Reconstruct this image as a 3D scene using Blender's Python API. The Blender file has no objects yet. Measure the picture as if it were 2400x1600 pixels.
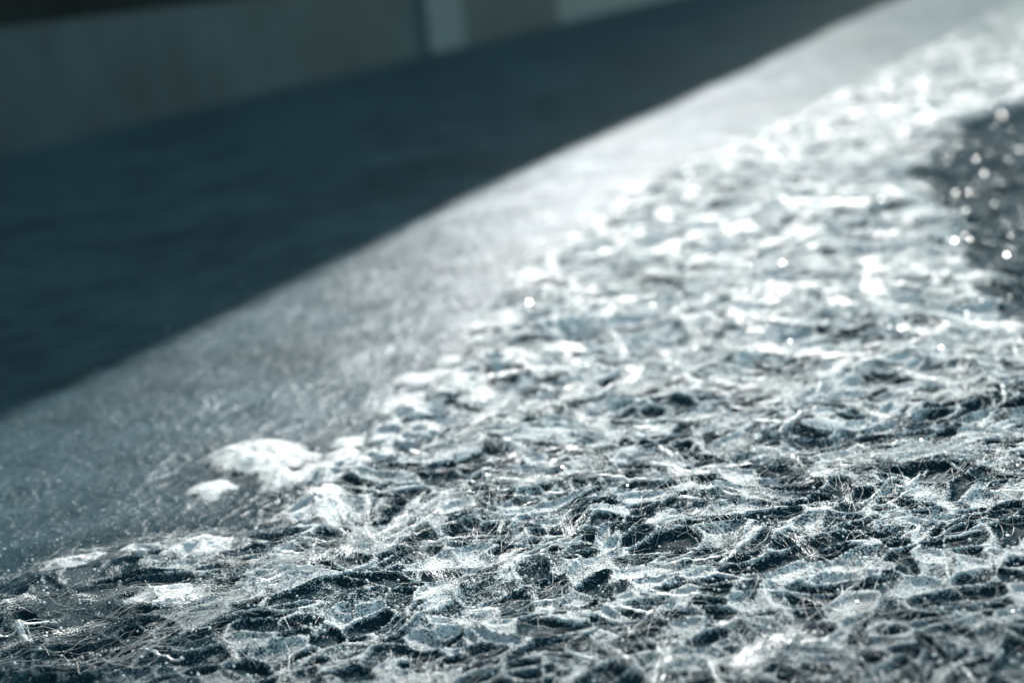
import bpy, math, random
import numpy as np
from mathutils import Matrix, Vector

random.seed(7)
RNG = np.random.default_rng(11)
scene = bpy.context.scene
COL = scene.collection

# ------------------------------------------------------------------ camera
LENS = 55.0
FPX = LENS / 36 * 2400
CAM_H = 0.259
_n = np.array([-.12, 1, 885 / FPX])
_u = _n / np.linalg.norm(_n)
_f = np.array([0, 0, -1.0]); _f = _f - (_f @ _u) * _u; _f /= np.linalg.norm(_f)
ROT = np.array([np.cross(_f, _u), _f, _u])            # camera axes -> world axes
cam_d = bpy.data.cameras.new("camera")
cam = bpy.data.objects.new("camera", cam_d); COL.objects.link(cam)
M4 = Matrix(ROT.tolist()).to_4x4(); M4.translation = Vector((0, 0, CAM_H))
cam.matrix_world = M4
cam_d.lens = LENS; cam_d.sensor_width = 36; cam_d.clip_start = 0.02; cam_d.clip_end = 2000
cam_d.dof.use_dof = True; cam_d.dof.focus_distance = 0.70; cam_d.dof.aperture_fstop = 5.9
cam_d.dof.aperture_blades = 0
scene.camera = cam

# ------------------------------------------------------------------ light
SUN_AZ, SUN_EL = math.radians(6.3), math.radians(34.0)    # azimuth clockwise from +Y
world = bpy.data.worlds.new("World"); scene.world = world; world.use_nodes = True
wn = world.node_tree; wn.nodes.clear()
sky = wn.nodes.new("ShaderNodeTexSky"); sky.sky_type = 'NISHITA'; sky.sun_disc = False
sky.sun_elevation = SUN_EL; sky.sun_rotation = SUN_AZ
bg = wn.nodes.new("ShaderNodeBackground"); bg.inputs[1].default_value = 0.15
wo = wn.nodes.new("ShaderNodeOutputWorld")
tint = wn.nodes.new("ShaderNodeMix"); tint.data_type = 'RGBA'; tint.blend_type = 'MULTIPLY'
tint.inputs[0].default_value = 1.0; tint.inputs[7].default_value = (.86, .99, .79, 1)
wn.links.new(sky.outputs[0], tint.inputs[6]); wn.links.new(tint.outputs[2], bg.inputs[0]); wn.links.new(bg.outputs[0], wo.inputs[0])
sd = bpy.data.lights.new("sun", 'SUN'); sd.energy = 3.2; sd.angle = math.radians(0.3); sd.color = (1.0, .985, .965)
sun = bpy.data.objects.new("sun", sd); COL.objects.link(sun)
sdir = Vector((math.sin(SUN_AZ) * math.cos(SUN_EL), math.cos(SUN_AZ) * math.cos(SUN_EL), math.sin(SUN_EL)))
sun.rotation_euler = sdir.to_track_quat('Z', 'Y').to_euler()
sun.location = (0, 0, 5)
scene.view_settings.view_transform = 'Standard'; scene.view_settings.look = 'None'
scene.view_settings.exposure = 1.12; scene.view_settings.gamma = 1.0
scene.cycles.transparent_max_bounces = 10
scene.cycles.max_bounces = 6
scene.cycles.use_denoising = True

# ------------------------------------------------------------------ numeric helpers
def _hash(ix, iy, s):
    h = (ix.astype(np.int64) * 374761393 + iy.astype(np.int64) * 668265263 + s * 1442695041) & 0x7fffffff
    h = ((h ^ (h >> 13)) * 1274126177) & 0x7fffffff
    h = h ^ (h >> 16)
    return (h & 0xffff) / 65535.0
def noise(x, y, s=0):
    ix = np.floor(x); iy = np.floor(y); fx = x - ix; fy = y - iy
    fx = fx * fx * fx * (fx * (fx * 6 - 15) + 10); fy = fy * fy * fy * (fy * (fy * 6 - 15) + 10)
    a = _hash(ix, iy, s); b = _hash(ix + 1, iy, s); c = _hash(ix, iy + 1, s); d = _hash(ix + 1, iy + 1, s)
    return (a + (b - a) * fx) * (1 - fy) + (c + (d - c) * fx) * fy          # 0..1
def fbm(x, y, s=0, o=3):
    t = 0; a = .5; n = 0
    for k in range(o):
        t = t + a * noise(x * 2 ** k, y * 2 ** k, s + 17 * k); n += a; a *= .5
    return t / n
def smooth(a, b, x):
    t = np.clip((x - a) / (b - a), 0, 1); return t * t * (3 - 2 * t)

EDGE = [(-1.2, .62), (-.5, .67), (-.314, .695), (-.256, .704), (-.234, .729), (-.177, .752), (-.146, .735), (-.133, .789), (-.124, .814),
        (-.09, .854), (-.076, .937), (-.036, 1.025), (-.008, 1.14), (.021, 1.305), (.063, 1.446), (.148, 1.686), (.336, 2.041),
        (.671, 2.694), (1.363, 4.1), (2.6, 6.5)]
HOLE = [(.712, 2.072), (.655, 2.021), (.551, 1.897), (.493, 1.732), (.418, 1.581), (.397, 1.42), (.395, 1.345), (.358, 1.181),
        (.345, 1.12), (.325, 1.012), (.335, .961), (.374, .92), (.561, 1.24), (.81, 1.902)]
def seg_dist(x, y, pts, closed=False):
    best = np.full(x.shape, 1e9)
    n = len(pts)
    for i in range(n if closed else n - 1):
        (ax, ay), (bx, by) = pts[i], pts[(i + 1) % n]
        dx, dy = bx - ax, by - ay
        t = np.clip(((x - ax) * dx + (y - ay) * dy) / (dx * dx + dy * dy), 0, 1)
        best = np.minimum(best, np.hypot(x - ax - t * dx, y - ay - t * dy))
    return best
def inside(x, y, pts):
    r = np.zeros(x.shape, bool); n = len(pts)
    for i in range(n):
        (ax, ay), (bx, by) = pts[i], pts[(i + 1) % n]
        c = ((ay > y) != (by > y)) & (x < (bx - ax) * (y - ay) / (by - ay + 1e-12) + ax)
        r ^= c
    return r
MATPOLY = EDGE + [(9, 6.5), (9, -1), (-1.2, -1)]
def mat_sd(x, y):                      # > 0 on the bare fibre mat, < 0 on the smooth skin (metres)
    d = seg_dist(x, y, EDGE)
    return np.where(inside(x, y, MATPOLY), d, -d)
def hole_sd(x, y):
    d = seg_dist(x, y, HOLE, True)
    return np.where(inside(x, y, HOLE), d, -d) - .004
# crumpled facets: long lens-shaped pockets of random size and direction, with ridges where they meet
CX0, CX1, CY0, CY1, CS = -.75, 1.35, .36, 3.0, .0012
_nx, _ny = int((CX1 - CX0) / CS), int((CY1 - CY0) / CS)
CF1 = np.full((_ny, _nx), 9., np.float32); CF2 = np.full((_ny, _nx), 9., np.float32); CFILL = np.zeros((_ny, _nx), np.float32)
_r = np.random.default_rng(5)
_sx = _r.uniform(CX0, CX1, 21000); _sy = _r.uniform(CY0, CY1, 21000)
for x0, y0 in zip(_sx, _sy):
    if abs(x0) > .44 * y0 + .10: continue
    a_, b_ = _r.uniform(.010, .027), _r.uniform(.004, .011); th = _r.normal(.25, 1.0)
    f_ = _r.uniform(0, 1); W = .050
    i0, i1 = max(0, int((y0 - W - CY0) / CS)), min(_ny, int((y0 + W - CY0) / CS)); j0, j1 = max(0, int((x0 - W - CX0) / CS)), min(_nx, int((x0 + W - CX0) / CS))
    if i1 <= i0 or j1 <= j0: continue
    yy = (CY0 + np.arange(i0, i1) * CS - y0)[:, None]; xx = (CX0 + np.arange(j0, j1) * CS - x0)[None, :]
    u_ = (xx * math.cos(th) + yy * math.sin(th)) / a_; v_ = (-xx * math.sin(th) + yy * math.cos(th)) / b_
    d_ = np.sqrt(u_ * u_ + v_ * v_).astype(np.float32)
    A_, B_, C_ = CF1[i0:i1, j0:j1], CF2[i0:i1, j0:j1], CFILL[i0:i1, j0:j1]
    near_ = d_ < A_
    B_[:] = np.where(near_, A_, np.minimum(B_, d_)); C_[near_] = f_; A_[:] = np.minimum(A_, d_)
CRIDGE = np.where(CF2 > 8, .5, np.clip(CF2 - CF1, 0, 1.5))
def crumple(x, y):                     # (ridge 0..1, fill 0..1, depth into the pocket 0..1)
    wx = x + .003 * (noise(x * 70, y * 70, 61) - .5); wy = y + .003 * (noise(x * 70, y * 70, 62) - .5)
    i = np.clip(((wy - CY0) / CS).astype(int), 0, _ny - 1); j = np.clip(((wx - CX0) / CS).astype(int), 0, _nx - 1)
    ok_ = (x > CX0) & (x < CX1) & (y > CY0) & (y < CY1)
    rd = np.where(ok_, CRIDGE[i, j], .5)
    return 1 - smooth(.0, .36, rd), np.where(ok_, CFILL[i, j], .5), smooth(.05, .9, rd)
def base_height(x, y):
    m = smooth(-.02, .03, mat_sd(x, y))
    r = 1 - np.abs(2 * fbm(x * 13 + 3, y * 13, 5, 2) - 1) * 2.2
    h = .014 * (fbm(x * 7, y * 7, 1, 3) - .5) + .006 * np.clip(r, 0, 1)
    rg_, fl_, dp_ = crumple(x, y)
    h = h + .0018 * rg_ - .0020 * dp_ * (1 - .8 * smooth(.62, .75, fl_))
    h = h * (.10 + .90 * m)
    h = h + .010 * (fbm(x * 2.1, y * 2.1, 3, 2) - .5)
    hs = hole_sd(x, y) + .03 * (fbm(x * 30, y * 30, 9, 2) - .5)
    return h - .014 * smooth(-.02, .05, hs)

# ------------------------------------------------------------------ object helpers
def mesh_object(name, verts, faces, mat, parent=None, smooth_shade=True, uv=None, attrs=None):
    me = bpy.data.meshes.new(name)
    verts = np.asarray(verts, np.float32); faces = np.asarray(faces, np.int32)
    k = faces.shape[1]; nf = len(faces)
    me.vertices.add(len(verts)); me.vertices.foreach_set("co", verts.ravel())
    me.loops.add(nf * k); me.loops.foreach_set("vertex_index", faces.ravel())
    me.polygons.add(nf)
    me.polygons.foreach_set("loop_start", np.arange(0, nf * k, k, dtype=np.int32))
    me.polygons.foreach_set("use_smooth", np.full(nf, smooth_shade, bool))
    if uv is not None:
        l = me.uv_layers.new(name="UVMap"); l.data.foreach_set("uv", np.asarray(uv, np.float32)[faces.ravel()].ravel())
    for an, av in (attrs or {}).items():
        at = me.attributes.new(an, 'FLOAT', 'POINT'); at.data.foreach_set("value", np.asarray(av, np.float32))
    me.update(calc_edges=True)
    me.materials.append(mat)
    ob = bpy.data.objects.new(name, me); COL.objects.link(ob)
    if parent: ob.parent = parent
    return ob
def boxes_mesh(name, quads, mat, parent=None):
    """quads: list of 8-corner prisms (4 bottom, 4 top)"""
    V, Fc = [], []
    for q in quads:
        b = len(V); V += q
        for f in ((3, 2, 1, 0), (4, 5, 6, 7), (0, 1, 5, 4), (1, 2, 6, 5), (2, 3, 7, 6), (3, 0, 4, 7)):
            Fc.append([b + i for i in f])
    return mesh_object(name, V, Fc, mat, parent, smooth_shade=False)

def new_mat(name):
    m = bpy.data.materials.new(name); m.use_nodes = True
    nt = m.node_tree; nt.nodes.clear()
    out = nt.nodes.new("ShaderNodeOutputMaterial")
    return m, nt, out
class G:                                # terse node graph builder
    def __init__(s, nt): s.nt = nt
    def n(s, t, **kw):
        nd = s.nt.nodes.new(t)
        for k, v in kw.items(): setattr(nd, k, v)
        return nd
    def put(s, sock, v):
        if hasattr(v, "is_linked"): s.nt.links.new(v, sock)
        else: sock.default_value = v
    def math(s, op, a, b=0.0, c=0.0, clamp=False):
        nd = s.n("ShaderNodeMath", operation=op, use_clamp=clamp)
        for i, v in enumerate((a, b, c)): s.put(nd.inputs[i], v)
        return nd.outputs[0]
    def noise(s, vec, scale, detail=2, rough=.5, dist=0.0):
        nd = s.n("ShaderNodeTexNoise"); s.put(nd.inputs["Vector"], vec)
        nd.inputs["Scale"].default_value = scale; nd.inputs["Detail"].default_value = detail
        nd.inputs["Roughness"].default_value = rough; nd.inputs["Distortion"].default_value = dist
        return nd.outputs[0]
    def ramp(s, v, a, b, lo=0.0, hi=1.0):
        nd = s.n("ShaderNodeMapRange", clamp=True, interpolation_type='SMOOTHSTEP')
        s.put(nd.inputs[0], v); s.put(nd.inputs[1], a); s.put(nd.inputs[2], b); s.put(nd.inputs[3], lo); s.put(nd.inputs[4], hi)
        return nd.outputs[0]
    def mix(s, f, a, b):
        nd = s.n("ShaderNodeMix", data_type='RGBA'); s.put(nd.inputs[0], f); s.put(nd.inputs[6], a); s.put(nd.inputs[7], b)
        return nd.outputs[2]
    def attr(s, name): return s.n("ShaderNodeAttribute", attribute_name=name).outputs["Fac"]
    def bump(s, h, dist, strength=1.0, normal=None):
        nd = s.n("ShaderNodeBump"); nd.inputs["Strength"].default_value = strength
        nd.inputs["Distance"].default_value = dist; s.put(nd.inputs["Height"], h)
        if normal: s.put(nd.inputs["Normal"], normal)
        return nd.outputs[0]

TEAL = (.017, .037, .045, 1); TEAL2 = (.034, .068, .082, 1); DEEP = (.005, .017, .022, 1); DEEP2 = (.011, .031, .040, 1); WHITE = (.74, .745, .725, 1)

def sheet_material():
    m, nt, out = new_mat("resin_sheet"); g = G(nt)
    co = g.n("ShaderNodeNewGeometry").outputs["Position"]
    mat = g.attr("mat"); hole = g.attr("hole")
    fine = g.noise(co, 800, 3, .6); mid = g.noise(co, 160, 3, .6); big = g.noise(co, 22, 3, .55)
    fleck = g.math('MULTIPLY', g.ramp(fine, .56, .66), g.ramp(big, .38, .62))
    # crinkled web of white film on the bare mat, dark resin showing in lens-shaped pockets
    brk = g.noise(co, 48, 3, .6, .5)
    l1 = g.math('MULTIPLY', g.attr('ridge'), g.ramp(brk, .34, .56, .35, 1.0))
    fil = g.ramp(g.math('ADD', g.math('MULTIPLY', g.attr('fill'), .55), g.math('MULTIPLY', brk, .6)), .56, .82)
    webm = g.math('MAXIMUM', l1, g.math('MULTIPLY', fil, .85))
    cov = g.math('ADD', g.math('MULTIPLY', webm, .27), g.math('MULTIPLY', mid, .30))
    grit = g.noise(co, 1500, 2, .6)
    cov = g.math('ADD', cov, g.math('ADD', g.math('MULTIPLY', fine, .50), g.math('MULTIPLY', grit, .80)))
    film = g.math('MULTIPLY', g.ramp(cov, .93, 1.02), g.attr('film'))
    spark = g.math('MULTIPLY', g.ramp(g.math('ADD', g.math('MULTIPLY', fine, .5), g.math('MULTIPLY', g.noise(co, 1500, 2, .6), .5)), .61, .66), .8)
    skin = g.math('SUBTRACT', 1.0, mat)
    f = g.math('MAXIMUM', g.math('MULTIPLY', film, .85), g.math('MAXIMUM', spark, g.math('MULTIPLY', g.math('MULTIPLY', g.ramp(fine, .60, .66), g.math('MULTIPLY', g.attr('near'), g.ramp(big, .36, .6))), .26)))
    nohole = g.math('SUBTRACT', 1.0, hole)
    f = g.math('MULTIPLY', f, g.math('SUBTRACT', 1.0, g.math('MULTIPLY', hole, .8)))
    colr = g.mix(f, g.mix(mat, g.mix(g.ramp(g.math('ADD', g.math('MULTIPLY', big, .4), g.math('MULTIPLY', g.noise(co, 4, 3, .6), .6)), .36, .64), TEAL, TEAL2), g.mix(big, DEEP, DEEP2)), WHITE)
    hgt = g.math('ADD', g.math('MULTIPLY', fine, .35), mid)
    nb = g.bump(hgt, .0012, .6)
    nb = g.bump(g.math('MULTIPLY', webm, g.attr('film')), .003, .5, nb)
    d = g.n("ShaderNodeBsdfDiffuse"); g.put(d.inputs[0], colr); g.put(d.inputs["Normal"], nb)
    gl = g.n("ShaderNodeBsdfGlossy"); g.put(gl.inputs["Normal"], nb)
    gl.inputs["Roughness"].default_value = .31
    w = g.math('MULTIPLY', nohole, g.math('SUBTRACT', .060, g.math('MULTIPLY', mat, .057)))
    w = g.math('MULTIPLY', w, g.ramp(g.math('ADD', g.math('MULTIPLY', mid, .6), g.math('MULTIPLY', big, .4)), .30, .70, .6, 1.4))
    cc = g.n("ShaderNodeCombineColor"); g.put(cc.inputs[0], g.math('MULTIPLY', w, .945)); g.put(cc.inputs[1], g.math('MULTIPLY', w, .975)); g.put(cc.inputs[2], w)
    g.put(gl.inputs[0], cc.outputs[0])
    ad = g.n("ShaderNodeAddShader")
    nt.links.new(d.outputs[0], ad.inputs[0]); nt.links.new(gl.outputs[0], ad.inputs[1])
    nt.links.new(ad.outputs[0], out.inputs[0])
    return m
def strand_material():
    m, nt, out = new_mat("glass_strand"); g = G(nt)
    uv = g.n("ShaderNodeUVMap", uv_map="UVMap").outputs[0]
    mp = g.n("ShaderNodeMapping"); mp.inputs["Scale"].default_value = (45, 1100, 1); g.put(mp.inputs[0], uv)
    st = g.noise(mp.outputs[0], 1.0, 2, .6, .4)
    mp2 = g.n("ShaderNodeMapping"); mp2.inputs["Scale"].default_value = (60, 130, 1); g.put(mp2.inputs[0], uv)
    pt = g.noise(mp2.outputs[0], 1.0, 3, .65)
    mp3 = g.n("ShaderNodeMapping"); mp3.inputs["Scale"].default_value = (1200, 1700, 1); g.put(mp3.inputs[0], uv)
    dots = g.noise(mp3.outputs[0], 1.0, 2, .5)
    edge = g.attr("edge"); cover = g.attr("cover")
    a = g.math('ADD', g.math('MULTIPLY', st, .35), g.math('MULTIPLY', pt, .50))
    a = g.math('ADD', a, g.math('MULTIPLY', dots, .75))
    a = g.math('SUBTRACT', a, g.math('MULTIPLY', edge, .26))
    a = g.math('ADD', a, cover)
    alpha = g.ramp(a, .85, .91)
    d = g.n("ShaderNodeBsdfDiffuse"); d.inputs[0].default_value = WHITE
    t = g.n("ShaderNodeBsdfTranslucent"); t.inputs[0].default_value = (.72, .75, .75, 1)
    gl = g.n("ShaderNodeBsdfGlossy"); gl.inputs[0].default_value = (.9, .9, .9, 1); gl.inputs["Roughness"].default_value = .38
    nb = g.bump(st, .0008, 1.0)
    g.put(d.inputs["Normal"], nb); g.put(gl.inputs["Normal"], nb)
    m1 = g.n("ShaderNodeMixShader"); m1.inputs[0].default_value = .45
    nt.links.new(d.outputs[0], m1.inputs[1]); nt.links.new(t.outputs[0], m1.inputs[2])
    m2 = g.n("ShaderNodeMixShader"); m2.inputs[0].default_value = .11
    nt.links.new(m1.outputs[0], m2.inputs[1]); nt.links.new(gl.outputs[0], m2.inputs[2])
    tr = g.n("ShaderNodeBsdfTransparent")
    m3 = g.n("ShaderNodeMixShader"); g.put(m3.inputs[0], alpha)
    nt.links.new(tr.outputs[0], m3.inputs[1]); nt.links.new(m2.outputs[0], m3.inputs[2])
    nt.links.new(m3.outputs[0], out.inputs[0])
    return m
def fibre_material():
    m, nt, out = new_mat("glass_fibre"); g = G(nt)
    d = g.n("ShaderNodeBsdfDiffuse"); d.inputs[0].default_value = WHITE
    t = g.n("ShaderNodeBsdfTranslucent"); t.inputs[0].default_value = WHITE
    gl = g.n("ShaderNodeBsdfGlossy"); gl.inputs["Roughness"].default_value = .3
    m1 = g.n("ShaderNodeMixShader"); m1.inputs[0].default_value = .4
    nt.links.new(d.outputs[0], m1.inputs[1]); nt.links.new(t.outputs[0], m1.inputs[2])
    m2 = g.n("ShaderNodeMixShader"); m2.inputs[0].default_value = .25
    nt.links.new(m1.outputs[0], m2.inputs[1]); nt.links.new(gl.outputs[0], m2.inputs[2])
    nt.links.new(m2.outputs[0], out.inputs[0])
    return m
def blister_material():
    m, nt, out = new_mat("blistered_skin"); g = G(nt)
    co = g.n("ShaderNodeNewGeometry").outputs["Position"]
    fine = g.noise(co, 1100, 2, .6); mid = g.noise(co, 260, 3, .6)
    f = g.math('MULTIPLY', g.ramp(g.math('ADD', g.math('MULTIPLY', mid, .7), g.math('MULTIPLY', fine, .4)), .36, .56), .90)
    p = g.n("ShaderNodeBsdfPrincipled")
    g.put(p.inputs["Base Color"], g.mix(f, TEAL2, WHITE)); p.inputs["Roughness"].default_value = .5
    g.put(p.inputs["Normal"], g.bump(g.math('ADD', fine, mid), .0012, .9))
    t = g.n("ShaderNodeBsdfTranslucent"); t.inputs[0].default_value = WHITE
    m1 = g.n("ShaderNodeMixShader"); g.put(m1.inputs[0], g.math('MULTIPLY', f, .15))
    nt.links.new(p.outputs[0], m1.inputs[1]); nt.links.new(t.outputs[0], m1.inputs[2])
    rim = g.ramp(g.math('ADD', g.math('MULTIPLY', g.attr('rim'), .50), g.math('ADD', g.math('MULTIPLY', g.math('ADD', mid, fine), .36), g.math('MULTIPLY', g.noise(co, 75, 2, .5), .40))), .90, 1.02)
    tr = g.n("ShaderNodeBsdfTransparent"); m3 = g.n("ShaderNodeMixShader"); g.put(m3.inputs[0], rim)
    nt.links.new(m1.outputs[0], m3.inputs[1]); nt.links.new(tr.outputs[0], m3.inputs[2])
    nt.links.new(m3.outputs[0], out.inputs[0])
    return m
def bead_material():
    m, nt, out = new_mat("resin_bead"); g = G(nt)
    p = g.n("ShaderNodeBsdfPrincipled")
    p.inputs["Base Color"].default_value = (.78, .78, .76, 1); p.inputs["Roughness"].default_value = .35
    p.inputs["Specular IOR Level"].default_value = .4
    nt.links.new(p.outputs[0], out.inputs[0])
    return m
def plain_material(name, c1, c2, scale, rough, bump=.001, spec=.3):
    m, nt, out = new_mat(name); g = G(nt)
    co = g.n("ShaderNodeNewGeometry").outputs["Position"]
    a = g.noise(co, scale, 4, .6); b = g.noise(co, scale * 9, 3, .6)
    p = g.n("ShaderNodeBsdfPrincipled")
    g.put(p.inputs["Base Color"], g.mix(g.ramp(g.math('ADD', g.math('MULTIPLY', a, .7), g.math('MULTIPLY', b, .3)), .35, .65), c1 + (1,), c2 + (1,)))
    p.inputs["Roughness"].default_value = rough; p.inputs["Specular IOR Level"].default_value = spec
    g.put(p.inputs["Normal"], g.bump(b, bump, .8))
    nt.links.new(p.outputs[0], out.inputs[0])
    return m
M_SHEET = sheet_material(); M_STRAND = strand_material(); M_FIBRE = fibre_material()
M_BLISTER = blister_material(); M_BEAD = bead_material()

# ------------------------------------------------------------------ setting: ground
gm = plain_material("dark_ground", (.035, .04, .042), (.06, .065, .068), 3.0, .9, .004, .2)
S = 400.0
ground = mesh_object("ground", [(-S, -S, -.06), (S, -S, -.06), (S, S, -.06), (-S, S, -.06)], [(0, 1, 2, 3)], gm)
ground["kind"] = "structure"

# ------------------------------------------------------------------ low wall and tall wall behind the sheet
B0 = np.array([-.999, 3.243]); WD = np.array([.38439, .92317]); WN = np.array([WD[1], -WD[0]])   # WN points to the camera side
def wpt(s, p, z):                     # along the wall, towards the camera, height
    q = B0 + WD * s + WN * p; return (float(q[0]), float(q[1]), z)
def wbox(s0, s1, p0, p1, z0, z1):
    return [wpt(s0, p1, z0), wpt(s1, p1, z0), wpt(s1, p0, z0), wpt(s0, p0, z0),
            wpt(s0, p1, z1), wpt(s1, p1, z1), wpt(s1, p0, z1), wpt(s0, p0, z1)]
def thing(name, label, cat, loc=(0, 0, 0)):
    o = bpy.data.objects.new(name, None); COL.objects.link(o); o.location = loc
    o["label"] = label; o["category"] = cat; o["kind"] = "thing"; return o
W_DARK = plain_material("wall_paint", (.014, .031, .039), (.036, .062, .076), .9, .7)
W_PALE = plain_material("pale_wall", (.062, .098, .122), (.088, .126, .152), 6, .6)  # paler colour for the upright strip and the far stretch of wall
W_BLACK = plain_material("black_boards", (.006, .010, .011), (.011, .016, .018), 5, .85, .002, .1)
lw = thing("low_wall", "low blue grey wall with one pale upright strip, along the far edge of the sheet", "wall")
boxes_mesh("panel", [wbox(-8, 3.5, -.09, 0, -.058, .252)], W_DARK, lw)
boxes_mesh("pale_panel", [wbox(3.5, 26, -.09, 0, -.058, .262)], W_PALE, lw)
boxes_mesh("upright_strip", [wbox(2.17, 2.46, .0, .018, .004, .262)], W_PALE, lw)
TALL_P, TALL_H = -.2, 0
_daz = math.atan2(WD[0], WD[1]) - SUN_AZ
TALL_H = (1.425 - TALL_P) * math.tan(SUN_EL) / math.sin(_daz)
tw = thing("tall_wall", "tall black wall standing behind the low wall, top left corner", "wall")
boxes_mesh("boards", [wbox(-14, 34, TALL_P - .12, TALL_P, -.058, TALL_H)], W_BLACK, tw)
boxes_mesh("coping", [wbox(-14, 34, TALL_P - .16, TALL_P + .0, TALL_H + .002, TALL_H + .05)], W_BLACK, tw)

# ------------------------------------------------------------------ the sheet itself
sheet = thing("fibreglass_sheet", "wide dark teal sheet crusted with crinkled frosty white fibres in low sunlight", "sheet")
NA, NR = 1300, 1500
ang = np.concatenate([np.linspace(-48, -22, 121)[:-1], np.linspace(-22, 22, NA - 240), np.linspace(22, 48, 121)[1:]]) * math.pi / 180
rad = np.concatenate([np.geomspace(.30, .42, 40)[:-1], np.geomspace(.42, 2.6, NR - 199), np.geomspace(2.6, 14, 161)[1:]])
AA, RR = np.meshgrid(ang, rad)
X = (np.sin(AA) * RR).ravel(); Y = (np.cos(AA) * RR).ravel()
Z = base_height(X, Y)
rg_, fl_, dp_ = crumple(X, Y)
pw = (np.stack([X, Y], 1) - B0) @ WN                       # distance to the low wall
Z = np.where(pw < .35, Z * smooth(.0, .35, pw), Z)
msd = mat_sd(X, Y); hsd = hole_sd(X, Y) + .03 * (fbm(X * 30, Y * 30, 9, 2) - .5)
mat_a = smooth(-.012, .02, msd + .03 * (fbm(X * 25, Y * 25, 21, 3) - .5))
mat_a *= 1 - .75 * smooth(1.3, 2.4, Y)
film_a = mat_a * (.06 + .94 * smooth(-.22, -.06, X + .35 * (Y - .62) + .05 * (fbm(X * 18, Y * 18, 77, 2) - .5)))
film_a *= 1 - .55 * smooth(.64, .50, Y)
wide = smooth(-.06, -.16, X) * smooth(.95, .85, Y)
mat_a = mat_a * (1 - wide) + wide * smooth(-.11, .06, msd + .05 * (fbm(X * 14, Y * 14, 23, 3) - .5))
hole_a = smooth(-.01, .01, hsd)
idx = np.arange(NA * NR).reshape(NR, NA)
FC = np.stack([idx[:-1, :-1], idx[:-1, 1:], idx[1:, 1:], idx[1:, :-1]], -1).reshape(-1, 4)
keep = (pw[FC] > -.03).any(1)
FC = FC[keep]
used = np.unique(FC); remap = np.zeros(NA * NR, np.int64); remap[used] = np.arange(len(used)); FC = remap[FC]
mesh_object("resin_base", np.stack([X, Y, Z], 1)[used], FC, M_SHEET, sheet, attrs={"mat": mat_a[used], "hole": hole_a[used], "near": (smooth(-.30, -.01, msd) * (1 - film_a))[used], "film": film_a[used], "ridge": rg_[used], "fill": (fl_ + .10 * smooth(.5, .62, Y) + .46 * smooth(.70, 1.12, Y))[used]})

# height grid the strands are laid on, one after another
GX0, GX1, GY0, GY1, GS = -.75, 1.75, .34, 3.4, .0015
gx = np.arange(GX0, GX1, GS); gy = np.arange(GY0, GY1, GS)
GXX, GYY = np.meshgrid(gx, gy)
coarse = base_height(GXX[::4, ::4].ravel(), GYY[::4, ::4].ravel()).reshape(GXX[::4, ::4].shape)
H = np.kron(coarse, np.ones((4, 4)))[:len(gy), :len(gx)].astype(np.float32)
def gi(x, y):
    return (np.clip(((y - GY0) / GS).astype(int), 0, len(gy) - 1), np.clip(((x - GX0) / GS).astype(int), 0, len(gx) - 1))

NU, NV = 22, 6
strands = []                                               # verts, uv, edge, size-in-view
def lay_strand(cx, cy, a, L, w, k=0.0, th=.0016, path=None, cover=0.0):
    t = np.linspace(-.5, .5, NU)
    if path is None:
        th_ = a + k * t
        dx = np.cos(th_) * L / (NU - 1); dy = np.sin(th_) * L / (NU - 1)
        px = cx + np.cumsum(dx) - dx.sum() / 2; py = cy + np.cumsum(dy) - dy.sum() / 2
    else:
        px, py = path; th_ = np.arctan2(np.gradient(py), np.gradient(px))
    nx, ny = -np.sin(th_), np.cos(th_)
    v = np.linspace(-1, 1, NV)
    s0 = RNG.uniform(0, 50, 2)
    ww = w * .5 * (1 - .35 * np.abs(2 * t) ** 6) * (1 + .35 * (noise(t * 4 + s0[0], t * 0 + s0[1], 2) - .5) * 2)
    PX = px[:, None] + nx[:, None] * v * ww[:, None]; PY = py[:, None] + ny[:, None] * v * ww[:, None]
    i, j = gi(PX, PY)
    hh = H[i, j]
    zc = hh.mean(1) * .45 + hh.max(1) * .55
    zp = np.pad(zc, 3, mode='edge'); zc = np.convolve(zp, np.ones(7) / 7, 'valid')
    lift = .003 * np.clip(noise(t * 3 + s0[1], t * 0 + s0[0], 4) - .45, 0, 1) * 2
    zc = zc + lift
    stiff = .55
    Zr = (zc[:, None] * stiff + hh * (1 - stiff)) + th * (1 - .8 * v ** 2)[None, :] + .0003
    Zr = np.maximum(Zr, hh - .0005) if path is None else np.maximum(Zr, hh)
    Zr = Zr + .0012 * (noise(PX * 260, PY * 260, 8) - .5)
    np.maximum.at(H, (i, j), Zr.astype(np.float32))
    V = np.stack([PX, PY, Zr], -1).reshape(-1, 3)
    U = np.stack(np.broadcast_arrays((t * L)[:, None] + s0[0], v[None, :] * ww[:, None] + s0[1]), -1).reshape(-1, 2)
    e = np.broadcast_to(np.abs(v)[None, :] ** 3, (NU, NV)).copy()
    e = np.maximum(e, (np.abs(2 * t) ** 4)[:, None]).ravel()
    depth = max(.3, cy)
    strands.append((V, U, e, L * w / depth ** 3, (cx, cy, float(np.mean(th_)), L, w), np.full(len(e), cover)))

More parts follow.
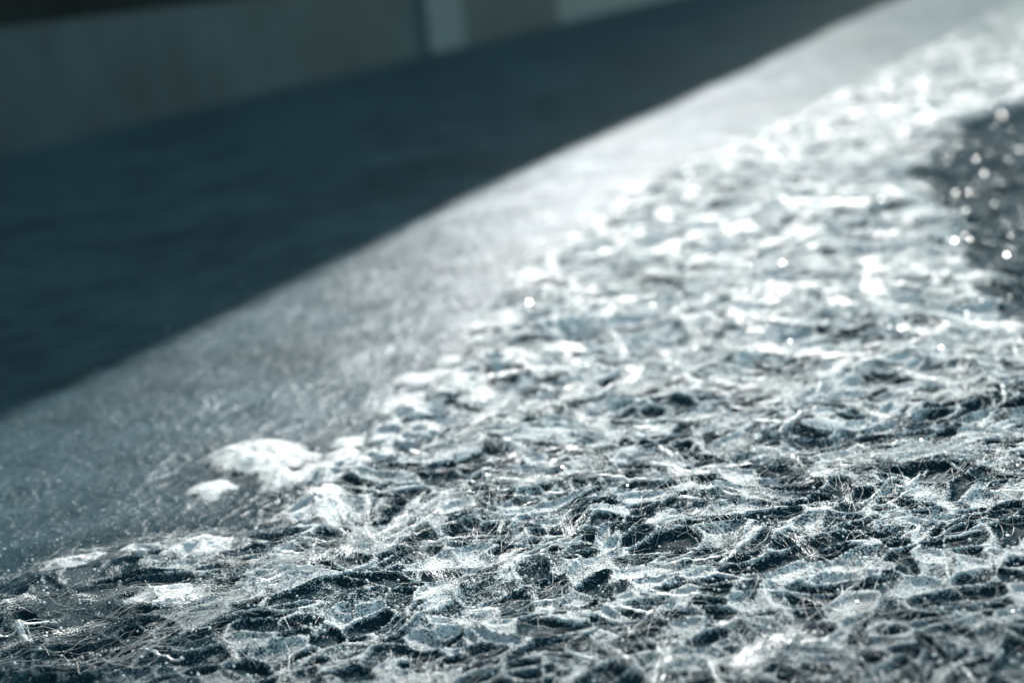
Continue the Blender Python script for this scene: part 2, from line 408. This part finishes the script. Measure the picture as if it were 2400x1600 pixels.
N_TRY = 22000
cx = RNG.uniform(-.6, 1.7, N_TRY); cy = RNG.uniform(.36, 3.3, N_TRY)
md = mat_sd(cx, cy); hd = hole_sd(cx, cy) + .08 * (noise(cx * 22, cy * 22, 31) - .5)
inview = np.abs(cx) < .42 * cy + .12
dens = (.50 + .46 * smooth(.60, 1.1, cy)) * smooth(.002, .026, md) * smooth(.008, -.016, hd) * inview
dens *= .62
dens *= .55 + .9 * smooth(.3, .65, fbm(cx * 9, cy * 9, 41, 2))
dens *= 1 - .70 * smooth(-.08, -.20, cx) * smooth(.85, .65, cy)
dens *= .50 + .50 * smooth(.50, .70, cy)
dens *= 1 - .60 * smooth(1.4, 2.3, cy)
ok = RNG.uniform(0, 1, N_TRY) < dens
cx, cy = cx[ok], cy[ok]
for i in range(len(cx)):
    far = smooth(1.2, 2.6, np.array(cy[i]))
    pick_ = RNG.uniform()
    if pick_ < .30:                                 # broad flat film of fibre
        L = RNG.uniform(.035, .090) * (1 + .3 * far); w = RNG.uniform(.009, .022) * (1 + .3 * far)
        lay_strand(cx[i], cy[i], RNG.uniform(0, math.pi), L, w, RNG.normal(0, .5), RNG.uniform(.0004, .0012), cover=RNG.normal(-.02 + .13 * smooth(.65, 1.05, np.array(cy[i])) - .03 * far, .05))
    elif pick_ < .80:                                      # short straight blade
        L = RNG.uniform(.018, .048) * (1 + .3 * far); w = RNG.uniform(.0016, .0042) * (1 + .4 * far)
        lay_strand(cx[i], cy[i], RNG.normal(.15, .8), L, w, RNG.normal(0, .08), RNG.uniform(.0008, .0022), cover=RNG.normal(.13, .06))
    else:                                                  # tighter raised bundle
        L = RNG.uniform(.018, .065) * (1 + .4 * far); w = RNG.uniform(.0024, .006) * (1 + .5 * far)
        lay_strand(cx[i], cy[i], RNG.uniform(0, math.pi), L, w, RNG.normal(0, .4), RNG.uniform(.001, .003), cover=RNG.normal(.04 + .06 * smooth(.65, 1.05, np.array(cy[i])), .05))
HERO = [((-.27, .70), (-.215, .735), .018), ((-.235, .725), (-.185, .742), .016), ((-.20, .738), (-.145, .742), .020), ((-.19, .655), (-.155, .675), .016), ((-.165, .672), (-.13, .66), .014), ((-.225, .668), (-.18, .668), .014), ((-.175, .615), (-.125, .635), .016), ((-.21, .60), (-.165, .618), .014),
        ((-.059, .695), (-.038, .627), .010), ((-.079, .698), (-.085, .785), .006), ((-.079, .698), (-.051, .772), .0052), ((-.079, .698), (-.027, .744), .005),
        ((-.079, .698), (-.019, .695), .005), ((-.079, .698), (-.132, .781), .0052), ((-.079, .698), (-.15, .731), .005), ((-.078, .704), (-.131, .655), .008),
        ((-.079, .701), (-.109, .793), .006), ((-.038, .627), (-.047, .611), .0055), ((-.034, .766), (-.028, .722), .0048), ((.15, .701), (.142, .663), .0069),
        ((.116, .772), (.133, .734), .0066), ((.167, .752), (.178, .713), .0065), ((-.024, .78), (.012, .777), .0049), ((-.027, .763), (.015, .748), .0044),
        ((-.072, .705), (-.025, .721), .0049), ((.101, .652), (.116, .612), .0068), ((.045, .559), (.033, .511), .0099), ((.092, .553), (.111, .529), .0065),
        ((.057, .57), (.093, .555), .005), ((-.124, .583), (-.141, .621), .0068), ((-.174, .63), (-.133, .646), .0084), ((-.036, .834), (-.002, .829), .0103), ((-.034, .842), (.0, .838), .0100), ((-.032, .826), (-.004, .822), .009),
        ((-.256, .668), (-.224, .674), .0103), ((-.254, .676), (-.226, .664), .009)]
for (a, b, w) in HERO:
    t = np.linspace(0, 1, NU); L = math.hypot(b[0] - a[0], b[1] - a[1])
    bow = np.sin(t * math.pi) * RNG.normal(0, .002)
    px = a[0] + (b[0] - a[0]) * t + bow; py = a[1] + (b[1] - a[1]) * t + bow
    lay_strand((a[0] + b[0]) / 2, (a[1] + b[1]) / 2, 0, L, w * 1.2, 0, .0025, (px, py), cover=.05 if w < .0105 else -.02)
    v = strands[-1]; strands[-1] = (v[0], v[1], v[2] * .5, v[3] * 3, v[4], v[5])
ii = np.arange(NU * NV).reshape(NU, NV)
RF = np.stack([ii[:-1, :-1], ii[1:, :-1], ii[1:, 1:], ii[:-1, 1:]], -1).reshape(-1, 4)
def _in_frame(s):
    x, y = s[4][:2]; return abs(x) < .30 * y and y > .52
order = sorted(range(len(strands)), key=lambda i: -strands[i][3] * (1 if _in_frame(strands[i]) else .01))
top = set(order[:100])
for i in order[:100]:
    V, U, e = strands[i][:3]
    mesh_object("strand_bundle", V, RF, M_STRAND, sheet, uv=U, attrs={"edge": e, "cover": strands[i][5]})
rest = [s for i, s in enumerate(strands) if i not in top]
V = np.concatenate([s[0] for s in rest]); U = np.concatenate([s[1] for s in rest]); e = np.concatenate([s[2] for s in rest])
Fm = (RF[None] + (np.arange(len(rest)) * NU * NV)[:, None, None]).reshape(-1, 4)
sm = mesh_object("strand_mat", V, Fm, M_STRAND, sheet, uv=U, attrs={"edge": e, "cover": np.concatenate([s[5] for s in rest])}); sm["kind"] = "stuff"

# ------------------------------------------------------------------ blistered lumps of skin along the torn edge
BL = [(-.158, .875, .026, .022), (-.142, .858, .018, .018), (-.173, .824, .0129, .0118), (-.136, .825, .0094, .0165), (-.113, .824, .0118, .0129), (-.105, .86, .011, .0098),
      (-.081, .846, .0127, .012), (-.071, .92, .0137, .0156), (-.063, .877, .0149, .0149), (-.019, 1.011, .0199, .0156), (-.038, .97, .0164, .0151),
      (.002, 1.164, .0146, .0163), (.037, 1.224, .0205, .0239), (.029, 1.106, .017, .0155), (-.165, .733, .0148, .0116), (-.195, .734, .0116, .0074),
      (-.226, .73, .0147, .0084), (-.17, .669, .0145, .0097), (-.11, .76, .0164, .0174), (.07, 1.188, .0199, .0166)]
for k_ in range(44):                                       # small frothy pads between the large ones
    t_ = RNG.uniform(0, 1) ** 1.3; seg = EDGE[8:17]
    q_ = t_ * (len(seg) - 1); i_ = int(q_); f_ = q_ - i_
    BL.append((seg[i_][0] + (seg[i_ + 1][0] - seg[i_][0]) * f_ + RNG.normal(.003, .011), seg[i_][1] + (seg[i_ + 1][1] - seg[i_][1]) * f_ + RNG.normal(0, .012),
               RNG.uniform(.009, .015) * (1 + .4 * t_), RNG.uniform(.008, .012)))
for (bx, by, rx, hz) in BL:
    nu, nv = 56, 18
    sd_ = RNG.uniform(0, 90)
    ry = hz * (1.75 if rx > .0132 else 1.4); rx *= 1.4 if rx > .0132 else 1.2
    A1 = np.linspace(0, 2 * math.pi, nu, endpoint=False)[None, :] + np.zeros((nv, 1)); RR1 = np.linspace(1, 0, nv)[:, None] + np.zeros((1, nu))
    c, s_ = np.cos(A1), np.sin(A1)
    rr = 1 + .9 * (fbm(c * 1.5 + sd_, s_ * 1.5 + sd_, 3, 2) - .5)
    VX = bx + rx * rr * RR1 * c; VY = by + ry * rr * RR1 * s_
    q = fbm(VX * 90, VY * 90, 6, 3) - .5
    VZ = base_height(VX.ravel(), VY.ravel()).reshape(VX.shape) - .0012 + hz * .42 * (1 - RR1 ** 2.2) * (1 + .7 * q)
    ii_ = np.arange(nu * nv).reshape(nv, nu); jj_ = np.roll(ii_, -1, axis=1)
    Fc = np.stack([ii_[:-1], jj_[:-1], jj_[1:], ii_[1:]], -1).reshape(-1, 4)
    mesh_object("blister", np.stack([VX, VY, VZ], -1).reshape(-1, 3), Fc, M_BLISTER, sheet, attrs={"rim": np.where(RR1 < (.42 if (bx, by) == (.037, 1.224) else 0), 1.6, RR1).ravel()})

# ------------------------------------------------------------------ loose fibres (thin three-sided tubes)
def fibre_batch(px, py, pz, rad_):
    """px,py,pz: (N,P) polylines -> verts, faces"""
    N, P = px.shape
    tx = np.gradient(px, axis=1); ty = np.gradient(py, axis=1); tz = np.gradient(pz, axis=1)
    T = np.stack([tx, ty, tz], -1); T /= np.linalg.norm(T, axis=-1, keepdims=True) + 1e-12
    up = np.array([.13, .21, .97])
    Sx = np.cross(T, up); Sx /= np.linalg.norm(Sx, axis=-1, keepdims=True) + 1e-9
    Ux = np.cross(Sx, T)
    C = np.stack([px, py, pz], -1)
    taper = (1 - .5 * np.abs(np.linspace(-1, 1, P)) ** 6)[None, :, None] * rad_[:, None, None]
    ring = []
    for k in range(3):
        a = k * 2 * math.pi / 3 + .5
        ring.append(C + (Sx * math.cos(a) + Ux * math.sin(a)) * taper)
    V = np.stack(ring, 2).reshape(-1, 3)                    # N,P,3
    b = np.arange(N)[:, None, None] * P * 3 + np.arange(P - 1)[None, :, None] * 3 + np.arange(3)[None, None, :]
    b2 = np.arange(N)[:, None, None] * P * 3 + np.arange(P - 1)[None, :, None] * 3 + ((np.arange(3) + 1) % 3)[None, None, :]
    Fq = np.stack([b, b2, b2 + 3, b + 3], -1).reshape(-1, 4)
    return V, Fq
def curvy(cx, cy, a, L, P, curl, wob, hop, rad_):
    N = len(cx); t = np.linspace(0, 1, P)
    s1 = RNG.uniform(0, 99, N); f1 = RNG.uniform(1.2, 3.5, N)
    th = a[:, None] + curl[:, None] * (t - .5) + wob[:, None] * (noise(t[None] * f1[:, None] + s1[:, None], s1[:, None] * 1.7 + t[None] * 0, 12) - .5) * 2
    dx = np.cos(th) * L[:, None] / (P - 1); dy = np.sin(th) * L[:, None] / (P - 1)
    px = cx[:, None] + np.cumsum(dx, 1) - dx.sum(1)[:, None] / 2; py = cy[:, None] + np.cumsum(dy, 1) - dy.sum(1)[:, None] / 2
    i, j = gi(px, py); hz = H[i, j]
    k = np.pad(hz, ((0, 0), (2, 2)), mode='edge')
    hz = np.max(np.stack([k[:, q:q + P] for q in range(5)], 0), 0) * .5 + hz * .5
    hump = np.sin(t * math.pi)[None] * (.3 + noise(t[None] * 3 + s1[:, None], s1[:, None] + t[None] * 0, 5))
    pz = hz + .0006 + hop[:, None] * hump
    return fibre_batch(px, py, pz, rad_)
# (a) fuzz lying along the strands
arr = np.array([s[4] for s in strands]); wgt = (arr[:, 1] < 1.25) * arr[:, 3] * arr[:, 4] * np.where(np.abs(arr[:, 0]) < .4 * arr[:, 1] + .05, 1, .05)
pick = RNG.choice(len(arr), 4500, p=wgt / wgt.sum()); A = arr[pick]
o1 = RNG.uniform(-.5, .5, len(A)) * A[:, 3] * 1.1; o2 = RNG.normal(0, .42, len(A)) * A[:, 4]
fx = A[:, 0] + np.cos(A[:, 2]) * o1 - np.sin(A[:, 2]) * o2; fy = A[:, 1] + np.sin(A[:, 2]) * o1 + np.cos(A[:, 2]) * o2
n = len(A)
V1, F1 = curvy(fx, fy, A[:, 2] + RNG.normal(0, .22, n), RNG.uniform(.008, .035, n), 7, RNG.normal(0, .4, n), RNG.uniform(0, .5, n), RNG.exponential(.0007, n), RNG.uniform(.00005, .00011, n))
# (b) stray curly hairs, thickest towards the right where the mat frays
n0 = 2600
sx = RNG.uniform(-.4, .45, n0); sy = RNG.uniform(.42, 1.15, n0)
p = smooth(-.02, .02, mat_sd(sx, sy)) * (.15 + .85 * smooth(-.02, .13, sx)) * smooth(1.15, .7, sy) * (hole_sd(sx, sy) < 0) * (np.abs(sx) < .4 * sy + .05)
k = RNG.uniform(0, 1, n0) < p; sx, sy = sx[k], sy[k]; n = len(sx)
V2, F2 = curvy(sx, sy, RNG.uniform(0, math.pi, n), RNG.uniform(.010, .055, n), 14, RNG.normal(0, .7, n), RNG.uniform(.2, 1.1, n), RNG.exponential(.0010, n), RNG.uniform(.00005, .00012, n))
fo = mesh_object("loose_fibres", np.concatenate([V1, V2]), np.concatenate([F1, F2 + len(V1)]), M_FIBRE, sheet); fo["kind"] = "stuff"

# ------------------------------------------------------------------ resin beads
def ico(level):
    import bmesh
    bm = bmesh.new(); bmesh.ops.create_icosphere(bm, subdivisions=level, radius=1.0)
    v = np.array([q.co[:] for q in bm.verts]); f = np.array([[q.index for q in fc.verts] for fc in bm.faces]); bm.free()
    return v, f
IV, IF = ico(2)
n0 = 48000
bx = RNG.uniform(-.6, 1.2, n0); by = .42 + 2.1 * RNG.uniform(0, 1, n0) ** 1.8
md = mat_sd(bx, by); hd = hole_sd(bx, by)
p = (.95 - .1 * smooth(-.01, .02, md)) * (np.abs(bx) < .40 * by + .05)
p *= np.where(md < 0, smooth(-.35, -.02, md), 1)
p = np.where(hd > -.03, .35, p)
p *= np.where(by > 1.3, .5, 1)
k = RNG.uniform(0, 1, n0) < p; bx, by = bx[k], by[k]
br = np.exp(RNG.normal(math.log(.00045), .45, len(bx))); br = np.clip(br, .0002, .0009)
br = np.where(hole_sd(bx, by) > -.04, br * 1.6, br); br = np.where(mat_sd(bx, by) < 0, br * .85, br)
i, j = gi(bx, by); bz = H[i, j] + br * .5
size = br / by * (np.abs(bx) < .3 * by); od = np.argsort(-size)
for q in od[:100]:
    mesh_object("bead", IV * br[q] + np.array([bx[q], by[q], bz[q]]), IF, M_BEAD, sheet)
IV1, IF1 = ico(1)
q = od[100:]
V = (IV1[None] * br[q][:, None, None] + np.stack([bx[q], by[q], bz[q]], 1)[:, None, :]).reshape(-1, 3)
Fb = (IF1[None] + (np.arange(len(q)) * len(IV1))[:, None, None]).reshape(-1, 3)
bo = mesh_object("resin_beads", V, Fb, M_BEAD, sheet); bo["kind"] = "stuff"
# ------------------------------------------------------------------ mirror-like flakes added on the mat to throw sun glints
def flake_material():
    m, nt, out = new_mat("glint_flake"); g = G(nt)
    gl = g.n("ShaderNodeBsdfGlossy"); gl.inputs["Roughness"].default_value = .30
    nt.links.new(gl.outputs[0], out.inputs[0]); return m
M_FLAKE = flake_material()
n0 = 9000
fx = RNG.uniform(-.3, .9, n0); fy = .42 + 2.0 * RNG.uniform(0, 1, n0) ** 1.6
hs = hole_sd(fx, fy)
p = np.where(hs > -.05, 2.2, .02 + .09 * smooth(.02, .2, fx)) * smooth(-.02, .01, mat_sd(fx, fy)) * (np.abs(fx) < .36 * fy + .03)
k = RNG.uniform(0, 1, n0) < p * .75; fx, fy = fx[k], fy[k]
flakes = []
for x, y in zip(fx, fy):
    i, j = gi(np.array([x]), np.array([y])); z = float(H[i, j][0]) + .0012
    nrm = Vector((RNG.normal(-.02, .17), RNG.normal(-.20, .17), 1)).normalized()
    t1 = nrm.orthogonal().normalized(); t2 = nrm.cross(t1)
    rr = float(np.clip(RNG.lognormal(math.log(.0008), .35), .0004, .0015)) * (1.0 if y > .8 else .6)
    c0 = Vector((x, y, z)); a0 = RNG.uniform(0, 6)
    ring = [c0 + (t1 * math.cos(a0 + q * 1.0472) + t2 * math.sin(a0 + q * 1.0472)) * rr * RNG.uniform(.7, 1.2) for q in range(6)]
    flakes.append((rr / y * (1 if abs(x) < .3 * y else .01), [v + nrm * rr * .12 for v in ring] + [v - nrm * rr * .12 for v in ring]))
flakes.sort(key=lambda f: -f[0])
FT = [(0, 1, 2), (0, 2, 3), (0, 3, 4), (0, 4, 5), (6, 8, 7), (6, 9, 8), (6, 10, 9), (6, 11, 10)]
for q in range(6): FT += [(q, q + 6, (q + 1) % 6 + 6), (q, (q + 1) % 6 + 6, (q + 1) % 6)]
FT = np.array(FT)
for f in flakes[:100]:
    mesh_object("glint_flake", np.array([v[:] for v in f[1]]), FT, M_FLAKE, sheet, smooth_shade=False)
V = np.array([v[:] for f in flakes[100:] for v in f[1]])
Ff = (FT[None] + (np.arange(len(flakes) - 100) * 12)[:, None, None]).reshape(-1, 3)
go = mesh_object("glint_flakes", V, Ff, M_FLAKE, sheet, smooth_shade=False); go["kind"] = "stuff"
print("strands", len(strands), "beads", len(bx), "tall wall", round(TALL_H, 2))
